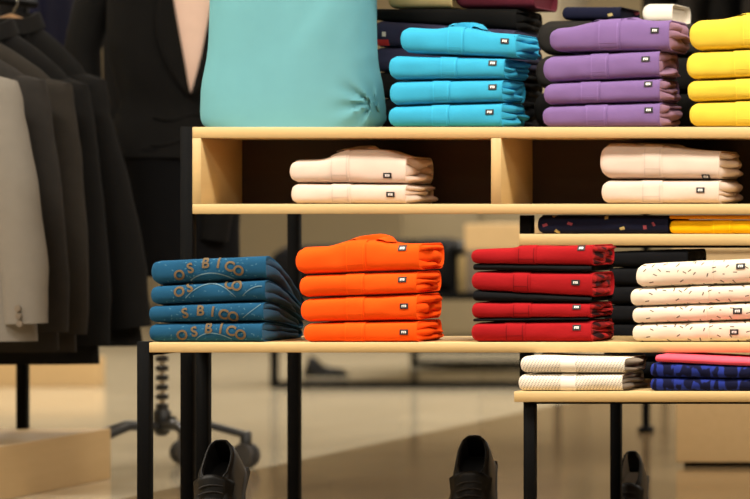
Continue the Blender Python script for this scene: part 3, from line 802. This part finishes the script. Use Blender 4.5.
# ------------------------------------------------------------------ clothes rack and coats on the left
XR = -1.70
t = thing('clothes_rack', 'dark metal clothes rail standing on the wooden plinth at left', 'clothes rack', (XR, 1.4, .15))
zrail = PZ(-2, 2.0)
zp = 0.145
MB().cyl((XR, .2, zrail), (XR, 2.31, zrail), .013).build('rail', M['steel'], t)
MB().box(XR - .042, XR - .014, 2.29, 2.318, zp, zrail + .012, 0, .001).build('post', M['steel'], t)
MB().box(XR - .014, XR + .014, .2, .23, zp, zrail + .012, 0, .001).build('post', M['steel'], t)
pl = MB().box(-2.6, -1.49, -.3, 2.34, 0, zp, 0, .002).centred('plinth', M['tan'], (-2.05, 1.0, 0), False)
tag(pl, 'low tan wooden plinth on the floor beneath the hanging coats', 'plinth')

def coat(label, name, cat, Y, pc_, py_neck, sh, hem, mat, seed, matl=None, side=1, cuffs=False, dz=0.0):
    """sh = (px,py) shoulder tip, hem = (px,py) lower right corner."""
    cx = XR
    zn = PZ(py_neck, Y); xs, zs_ = PX(sh[0], Y), PZ(sh[1], Y); xh, zh = PX(hem[0], Y), PZ(hem[1], Y)
    ws, wh = xs - cx, xh - cx
    root = thing(name, label, cat, (cx, Y, zh), 'coats hanging on the rack')
    rings = []
    prof_ = [(zn + .01, .05), (zn, .065), (lerp(zn, zs_, .33), lerp(.065, ws, .42)), (lerp(zn, zs_, .66), lerp(.065, ws, .76)), (lerp(zn, zs_, .95), ws * .985),
             (lerp(zn, zs_, 1.2), ws * 1.0)]
    for k in range(1, 16): 
        q = k / 15; prof_.append((lerp(zs_ - .03, zh, q), lerp(ws, wh, q ** .9) * (1 if q < .99 else .995)))
    def fnf(x, y, z, a):
        k = ss((zs_ - z) / .25)
        return x + .004 * nz(a * 3, z * 3, 1, seed) * k, y * (1 + k * .10 * math.sin(a * 9 + seed + z * 2) + .08 * k * nz(a * 2, z * 4, 2, seed))
    for i, (z, w) in enumerate(prof_):
        b = .04 if i < 2 else .045 + .008 * ss(i / 8)
        rings.append(ell(cx, Y, z, w, b, 56, 2.2, 0, fnf))
    MB().loft(rings).build('coat_body', M[mat], root)
    for sg in (-1, 1):
        pts = [(cx + sg * ws * .86, Y - .01, lerp(zn, zs_, .9)), (cx + sg * (ws * .97), Y - .025, zs_ - .10), (cx + sg * lerp(ws, wh, .4), Y - .035, lerp(zs_, zh, .4)), (cx + sg * lerp(ws, wh, .75) , Y - .038, lerp(zs_, zh, .72)), (cx + sg * (lerp(ws, wh, .92) - .01), Y - .038, lerp(zs_, zh, .93))]
        pp, rr = [], []
        for i in range(len(pts) - 1):
            for k in range(5):
                q = k / 5; pp.append(tuple(lerp(pts[i][j], pts[i + 1][j], q) for j in range(3)))
        pp.append(pts[-1])
        for i in range(len(pp)):
            q = i / (len(pp) - 1); w = lerp(.072, .055, q); rr.append((w * (1 + .08 * nz(q * 9, sg, 0, seed)), w * .62))
        rr[0] = (.03, .03)
        sl = MB().tube(pp, rr, 18).build('sleeve', M[mat], root)
        if cuffs and sg == 1:
            for q, dx in ((.93, .028), (.90, .032), (.87, .036)):
                z = lerp(zs_, zh, q); x = cx + lerp(ws, wh, q) - .012
                MB().lathe(0, 0, [(.0, .004), (.006, .003), (.008, 0), (.006, -.003)], 12).build('x', M['greyin']) if False else None
                b_ = MB(); b_.tube([(x, Y - .074, z), (x, Y - .080, z)], .008, 12); b_.build('button', M['greyin'], sl)
    # turned down collar
    mb = MB(); rows_ = []
    for (o, zz_) in ((.0, .0), (.004, .027), (.018, .028), (.034, -.015)):
        rows_.append([(cx + (.062 + o) * math.cos(a), Y + (.05 + o) * math.sin(a), zn + zz_ - .03 * max(0, -math.sin(a))) for a in [math.pi * 2 * i / 28 for i in range(28)]])
    mb.grid(rows_, 0, closed=True); mb.build('collar', M[matl or mat], root)
    # lapels and pocket flap
    for sg in (-1, 1):
        mb = MB(); yy = Y - .058
        mb.add([(cx + sg * .065, Y - .045, zn - .01), (cx + sg * .11, yy, zn - .17), (cx + sg * .004, yy - .004, zn - .42), (cx + sg * .02, yy, zn - .2)], [(0, 1, 2, 3)])
        o = mb.build('lapel', M[matl or mat], root, False); md = o.modifiers.new('Solidify', 'SOLIDIFY'); md.thickness = .005
    # hanger
    hg = thing('coat_hanger', 'wooden hanger holding the ' + label.split(',')[0], 'hanger', (cx, Y, zn), 'hangers on the rack')
    MB().tube([(cx - ws * .8, Y, zs_ + .01), (cx - .06, Y, zn - .006), (cx, Y, zn + .012), (cx + .06, Y, zn - .006), (cx + ws * .8, Y, zs_ + .01)], [(.010, .006), (.012, .01), (.012, .012), (.012, .01), (.010, .006)], 10).build('shoulder_bar', M['hangwood'], hg)
    hk = [(cx, Y, zn + .015), (cx, Y, zrail - .05), (cx + .019, Y, zrail - .012)] + [(cx + .019 * math.cos(a), Y, zrail + .019 * math.sin(a)) for a in [math.pi * i / 9 for i in range(10)]]
    MB().tube(hk, .0025, 8).build('hook', M['chrome'], hg)
coat('light grey wool coat, nearest on the rail', 'hanging_coat', 'coat', 1.42, 0, 42, (7, 84), (38.5, 341), 'greycoat', 301, cuffs=True)
coat('dark charcoal coat, second on the rail behind the light grey one', 'hanging_coat', 'coat', 1.605, 0, 36, (34, 84), (59, 350), 'charcoal', 302)
coat('brown charcoal coat, third on the rail', 'hanging_coat', 'coat', 1.79, 0, 32, (59, 88), (77, 352), 'brownch', 303)
coat('black coat, fourth on the rail with a lighter shoulder', 'hanging_coat', 'coat', 1.97, 0, 28, (76, 88), (100, 364), 'black', 304)
coat('long black coat, last on the rail and flaring out at the hem', 'hanging_coat', 'coat', 2.16, 0, 22, (97, 83), (145, 347), 'brownch', 305) if False else coat('long black coat, last on the rail and flaring out at the hem', 'hanging_coat', 'coat', 2.15, 0, 22, (92, 83), (144, 346), 'black', 305)

# ------------------------------------------------------------------ suited dress form on a castor stand
YM = 2.66; XM = PX(179, YM); rot = .62
t = thing('dress_form', 'dress form in black suit and blush blouse on a castor stand', 'mannequin', (XM, YM, 0))
def zy(py): return PZ(py, YM)
def w_(n): return S(n, YM)
prof = [(276, 58), (260, 58), (230, 58), (200, 59), (180, 60), (165, 62), (150, 69), (135, 68), (120, 63), (105, 57), (90, 59), (75, 63), (60, 67), (30, 69), (0, 70), (-20, 66), (-34, 50), (-44, 26), (-48, 18)]
def bodyfn(seed, amp):
    return lambda x, y, z, a: (x + amp * nz(a * 2, z * 9, 0, seed), y + amp * nz(a * 3, z * 14, 3, seed))
sk = [p for p in prof if p[0] >= 150]
MB().loft([ell(XM, YM, zy(py), w_(w), w_(w) * .62, 48, 2.2, rot, bodyfn(5, .006)) for py, w in sk]).build('skirt', M['blackdeep'], t)
jk = [(158, 72), (150, 71)] + [p for p in prof if p[0] < 150]
MB().loft([ell(XM, YM, zy(py), w_(w) * .98, w_(w) * .62, 56, 2.2, rot, bodyfn(6, .008)) for py, w in jk]).build('jacket', M['black'], t)
def onbody(u, py, off):       # u = lateral offset in units of half width, on the front
    ws = [p for p in prof]; w = None
    for i in range(len(ws) - 1):
        if ws[i][0] >= py >= ws[i + 1][0]: w = lerp(ws[i][1], ws[i + 1][1], (ws[i][0] - py) / (ws[i][0] - ws[i + 1][0] + 1e-9)); break
    a_, b_ = w_(w) * .98, w_(w) * .62
    x = u * a_; y = -(b_ * (1 - abs(u) ** 2.2) ** (1 / 2.2)) - off
    return Vector((XM + x * math.cos(rot) - y * math.sin(rot), YM + x * math.sin(rot) + y * math.cos(rot), zy(py)))
rows_ = []
for i in range(13):
    py = lerp(94, -40, i / 12); hw = .005 + .36 * (i / 12) ** .8
    rows_.append([onbody(lerp(-hw, hw, k / 8), py, .012) for k in range(9)])
MB().grid(rows_).build('blouse', M['blouse'], t)
for sg in (-1, 1):
    rows_ = []
    for i in range(13):
        py = lerp(97, -38, i / 12); hw = (.005 + .36 * (i / 12) ** .8)
        wd = .05 + .26 * math.sin(math.pi * min(1, i / 10)) ** .8 if i < 11 else .12
        rows_.append([onbody(sg * min(.93, lerp(hw, hw + wd, k / 3)), py, .020) for k in range(4)])
    o = MB().grid(rows_, flip=sg < 0).build('lapel', M['black'], t)
    md = o.modifiers.new('Solidify', 'SOLIDIFY'); md.thickness = .006; md.offset = 0
# sleeves
for sg, pts in ((-1, [(115, -20), (96, 10), (86, 50), (90, 110), (102, 180), (114, 240)]), (1, [(228, -20), (236, 10), (238, 60), (234, 120), (226, 180), (218, 240)])):
    pp = [(PX(a, YM), YM - .02 - .02 * i / 5 * 1.0, zy(b)) for i, (a, b) in enumerate(pts)]
    MB().tube(pp, [.045, .058, .052, .048, .045, .042], 18).build('sleeve', M['black'], t)
for i, (pz, w) in enumerate(((118, .9), (143, .9))):
    MB().tube([onbody(lerp(-.55, .8, k / 14), pz + 3 * math.sin(k * .7 + i), .004) for k in range(15)], .004, 6).build('pleat', M['black'], t)
MB().lathe(XM, YM, [(.045, zy(-46)), (.045, zy(-68)), (.02, zy(-74)), (.0, zy(-75))]).build('neck', M['white'], t)
zc = PZ(430, YM)
XS = PX(162, YM)
MB().cyl((XS, YM, zc), (XS, YM, zy(262)), .008).build('pole', M['chrome'], t)
yy = 346
while yy < 408:
    MB().lathe(XS, YM, [(.010, zy(yy + 6.4)), (.0185, zy(yy + 5.6)), (.0185, zy(yy + .8)), (.010, zy(yy))], 16).build('pole_ring', M['plastic'], t); yy += 9.5
MB().lathe(XS, YM, [(.012, zy(436)), (.024, zy(432)), (.026, zy(412)), (.016, zy(408))], 20).build('hub', M['plastic'], t)
MB().tube([(XS, YM, zy(416)), (XS + .045, YM - .01, zy(418))], .005, 8).build('lever', M['plastic'], t)
for k in range(5):
    a = math.radians(23 + 72 * k); r = .235
    ex, ey = XS + r * math.cos(a), YM + r * math.sin(a)
    zt_ = zy(428)
    arm = MB().tube([(XS, YM, zt_ + .004), (XS + (ex - XS) * .5, YM + (ey - YM) * .5, zt_ + .010), (ex, ey, .098)], [(.016, .014), (.014, .012), (.014, .012)], 10).build('base_arm', M['plastic'], t)
    MB().lathe(ex, ey, [(.010, .062), (.017, .066), (.017, .105), (.012, .11)], 14).build('castor_stem', M['plastic'], arm)
    ca = a + .8; dx, dy = math.cos(ca), math.sin(ca)
    for sgn in (-1, 1):
        c = Vector((ex, ey, .0375)) + Vector((-dy, dx, 0)) * .0
        p0 = c + Vector((dx, dy, 0)) * (sgn * .014 - .010); p1 = c + Vector((dx, dy, 0)) * (sgn * .014 + .010)
        rg = []
        for q, rr in ((0, .027), (.1, .036), (.5, .0375), (.9, .036), (1, .027)):
            p = p0.lerp(p1, q); rg.append([p + Vector((-dy, dx, 0)) * rr * math.cos(2 * math.pi * j / 24) + Vector((0, 0, 1)) * rr * math.sin(2 * math.pi * j / 24) for j in range(24)])
        MB().loft(rg).build('castor_wheel', M['rubber'], arm)

# ------------------------------------------------------------------ dark suits on a far rail
def suit(label, X, Y, zn, ws, zh, wh, mat, seed, group, rot=1.45):
    root = thing('hanging_suit', label, 'suit', (X, Y, zh), group)
    cr, sr = math.cos(rot), math.sin(rot)
    P = lambda x, y, z: (X + x * cr - y * sr, Y + x * sr + y * cr, z)
    prof_ = [(zn + .01, .05), (zn, .065), (zn - .03, ws * .55), (zn - .07, ws * .93), (zn - .11, ws)] + [(lerp(zn - .13, zh, k / 8), lerp(ws, wh, k / 8)) for k in range(9)]
    MB().loft([ell(X, Y, z, w, .03 + .012 * min(1, i / 5), 40, 2.2, rot, lambda x, y, z_, a: (x, y * (1 + .10 * math.sin(a * 7 + seed)))) for i, (z, w) in enumerate(prof_)]).build('jacket_body', M[mat], root)
    for sg in (-1, 1):
        MB().tube([P(sg * ws * .85, -.005, zn - .09), P(sg * ws * 1.0, -.012, zn - .25), P(sg * (ws * 1.02), -.015, zn - .5), P(sg * ws * 1.0, -.015, zn - .66)], [.02, .034, .032, .030], 14).build('sleeve', M[mat], root)
    MB().tube([(X, Y, zn), (X, Y - .018, zn + .06), (X, Y - .018, zn + .11), (X, Y - .008, zn + .122), (X, Y + .008, zn + .122), (X, Y + .018, zn + .11)], .003, 6).build('hook', M['chrome'], root)
def rail(label, xa, xb, Y, z, feet=True):
    t = thing('garment_rail', label, 'clothes rack', ((xa + xb) / 2, Y, 0))
    MB().cyl((xa, Y, z), (xb, Y, z), .013).build('rail', M['steel'], t)
    for x in (xa, xb):
        MB().cyl((x, Y, 0.02), (x, Y, z), .014).build('upright', M['steel'], t)
        MB().box(x - .02, x + .02, Y - .04, Y + .04, 0, .02, 0, .003).build('foot', M['steel'], t)
Yf = 3.45
zr = 1.72
rail('garment rail of dark suits far behind the dress form', PX(-22, Yf), PX(203, Yf), Yf, zr)
names_ = ['charcoal', 'indigo', 'black', 'charcoal']
wd = {'black': 'black', 'charcoal': 'charcoal', 'indigo': 'indigo'}
places = ['at the left end of the far rail', 'second on the far rail, left of the dress form', 'on the far rail behind the dress form', 'behind the dress form, at the right end of the far rail']
for i, px in enumerate((14, 53, 137, 174)):
    suit(f'{wd[names_[i]]} suit {places[i]}', PX(px, Yf), Yf, zr - .10, .17, .95, .16, names_[i], 400 + i, 'suits on the far rail')
# ------------------------------------------------------------------ far display table with sled frame and dark clothes
Yd = 2880 / 188 - D           # Z 15.3
xa, xb = PX(270, Yd), PX(560, Yd); zt = PZ(293, Yd); Ydb = Yd + 2.0
t = thing('sled_table', 'far low display table with thin black sled frame', 'table', ((xa + xb) / 2, Yd + 1, 0))
MB().box(xa - .02, xb + .02, Yd, Ydb, zt - .03, zt, 0, .002).build('table_top', M['steel'], t)
for y in (Yd, Ydb - .028):
    MB().box(xa, xb, y, y + .028, 0, .028).build('floor_bar', M['steel'], t)
    for x in (xa, xb - .028):
        MB().box(x, x + .028, y, y + .028, 0.028, zt - .03).build('leg', M['steel'], t)
def heap(label, px0, px1, pyb, pyt, Y, mat, seed, cat='sweater', name='folded_sweater', zb=None, tilt=0):
    z0 = PZ(pyb, Y) if zb is None else zb
    return slabfold(label, 'dark clothes on the far table', px0, px1, z0, PZ(pyt, Y), Y, .5, mat, seed, name, cat, folds=False, zr=PZ(pyt + tilt, Y))
Yh = Yd + .1
heap('black sweater heap at the left end of the far table', 268, 330, 0, 246, Yh, 'blackdeep', 501, zb=zt)
heap('black coat heap on the far table behind the orange shirts', 333, 404, 0, 240, Yh, 'blackdeep', 502, zb=zt, name='folded_coat', cat='coat')
heap('black coat heap on the far table seen right of the orange stack', 406, 449, 0, 234, Yh, 'blackdeep', 503, zb=zt, tilt=12, name='folded_coat', cat='coat')
z0 = zt; xx = PX(459, Yh)
t = thing('lidded_canister', 'slim beige canister with dark lid on the far table', 'canister', (xx, Yh + .1, zt))
MB().lathe(xx, Yh + .1, [(.034, zt), (.036, zt + .004), (.034, PZ(258, Yh)), (.03, PZ(256, Yh))], 20).build('body', M['beige'], t)
MB().lathe(xx, Yh + .1, [(.03, PZ(256, Yh)), (.036, PZ(255, Yh)), (.036, PZ(246, Yh)), (.02, PZ(243, Yh))], 20).build('lid', M['plastic'], t)
tag(MB().box(PX(466, Yh), PX(530, Yh), Yh, Yh + .5, zt + .0005, PZ(251, Yh), 0, .004).centred('storage_box', M['greyin'], (PX(498, Yh), Yh + .25, zt), False), 'low grey brown box on the far table behind the red shirts', 'box')
tag(MB().box(PX(463, Yh), PX(535, Yh), Yh + .02, Yh + .5, PZ(251, Yh) + .0005, PZ(224, Yh), 0, .004).centred('storage_box', M['tan'], (PX(498, Yh), Yh + .25, PZ(251, Yh)), False), 'tan box on top of the grey brown box, above the red shirts', 'box')
Yw = 11.0
t = thing('tall_cabinet', 'tall grey brown cabinet against the back of the shop, above the red shirts', 'cabinet', (PX(470, Yw), Yw + .3, 0))
MB().box(PX(402, Yw), PX(560, Yw), Yw, Yw + .6, .08, 2.1, 0, .004).build('body', M['cab'], t)
for k in range(2):
    d_ = MB().box(lerp(PX(402, Yw), PX(560, Yw), k / 2) + .006, lerp(PX(402, Yw), PX(560, Yw), (k + 1) / 2) - .006, Yw - .02, Yw - .001, .1, 2.08, 0, .003).build('door', M['cab'], t)
    xh_ = PX(481, Yw) + (k - .5) * .08
    MB().cyl((xh_, Yw - .04, .9), (xh_, Yw - .04, 1.1), .008).build('handle', M['steel'], d_)
MB().box(PX(402, Yw) + .03, PX(560, Yw) - .03, Yw + .04, Yw + .56, 0, .08).build('plinth_base', M['steel'], t)
# dark shoe lying on the floor far behind
Yq = 2880 / 176 - D
mb = MB(); rg = []
for i in range(13):
    q = i / 12; x = lerp(PX(305, Yq), PX(347, Yq), q); hh = (.035 + .05 * math.exp(-((q - .15) / .22) ** 2) + .012 * (1 - q)) * min(1, .4 + q * 6) * (1 if q < .8 else math.sqrt(max(.05, 1 - ((q - .8) / .22) ** 2)))
    rg.append([Vector((x, Yq + .045 * math.cos(a) * (.5 + .5 * math.sin(math.pi * min(1, q + .12))), max(0, hh * math.sin(a)) )) for a in [2 * math.pi * k / 20 for k in range(20)]])
mb.loft(rg)
tag(mb.centred('loafer', M['leather'], (PX(326, Yq), Yq, 0)), 'dark loafer lying on the floor under the far table', 'shoe')
# tan counter right
Yn = 2880 / 267 - D
xa = PX(676, Yn)
t = thing('wooden_counter', 'tan wooden counter at right behind the shelf rack', 'counter', (xa + .6, Yn + .3, 0))
MB().box(xa, xa + 1.2, Yn, Yn + .6, .014, PZ(252, Yn), 0, .003).build('body', M['tan'], t)
MB().box(xa - .01, xa + 1.21, Yn - .012, Yn + .61, PZ(252, Yn), PZ(247, Yn), 0, .003).build('counter_top', M['tan'], t)
MB().box(xa + .02, xa + 1.18, Yn + .02, Yn + .58, 0, .014).build('plinth_base', M['steel'], t)
# far low plinth on the left
Yl = 2880 / 187 - D
tag(MB().box(PX(-60, Yl), PX(98, Yl), Yl, Yl + .08, 0, PZ(357, Yl), 0, .003).centred('plinth', M['tan'], (PX(20, Yl), Yl + .04, 0), False), 'low tan plinth on the floor far behind the coats', 'plinth')
# far rail of dark garments at right
Yg = 4.4
rail('garment rail of dark coats far behind the yellow shirts', PX(646, Yg), PX(860, Yg), Yg, 1.78)
for i, px in enumerate((668, 700, 732, 764, 796)):
    suit(['black suit at the left end of the right-hand far rail', 'charcoal suit second along the right-hand far rail', 'black suit in the middle of the right-hand far rail', 'charcoal suit above the yellow shirts on the far rail', 'black suit past the yellow shirts on the far rail'][i],
         PX(px, Yg), Yg, 1.68, .17, .95, .16, ['black', 'charcoal', 'black', 'charcoal', 'black'][i], 440 + i, 'suits on the right-hand far rail')

# ------------------------------------------------------------------ lights
def area(x, y, e, sx=1.2, sy=.5, col=(1, .945, .85)):
    l = bpy.data.lights.new('ceiling_lamp', 'AREA'); l.shape = 'RECTANGLE'; l.size = sx; l.size_y = sy; l.energy = e; l.color = col
    o = bpy.data.objects.new('ceiling_lamp', l); COL.objects.link(o); o.location = (x, y, H_C - .06)
    return o
for y, e in ((-6.0, 26), (-3.4, 66), (-1.0, 180), (2.6, 36), (6.2, 106), (9.6, 130), (13.8, 40)):
    for x in (-4.0, -1.4, 1.2, 3.8):
        area(x, y, e)
w = bpy.data.worlds.new('store_ambient'); C.world = w; w.use_nodes = True
w.node_tree.nodes['Background'].inputs['Color'].default_value = (1, .9, .75, 1)
w.node_tree.nodes['Background'].inputs['Strength'].default_value = 0.05

# ------------------------------------------------------------------ camera
cam = bpy.data.cameras.new('camera'); co = bpy.data.objects.new('camera', cam); COL.objects.link(co)
co.location = (CX, -D, HE); co.rotation_euler = (math.pi / 2, 0, 0)
cam.sensor_width = 36; cam.lens = 36 * F / 750
cam.shift_x = (375 - VX) / 750; cam.shift_y = -(249.5 - VY) / 750
cam.clip_start = .05; cam.clip_end = 60
cam.dof.use_dof = True; cam.dof.focus_distance = D + .1; cam.dof.aperture_fstop = 4.0
C.camera = co
C.view_settings.view_transform = 'Standard'; C.view_settings.look = 'None'; C.view_settings.gamma = 1
C.view_settings.use_curve_mapping = False
C.view_settings.exposure = -0.75
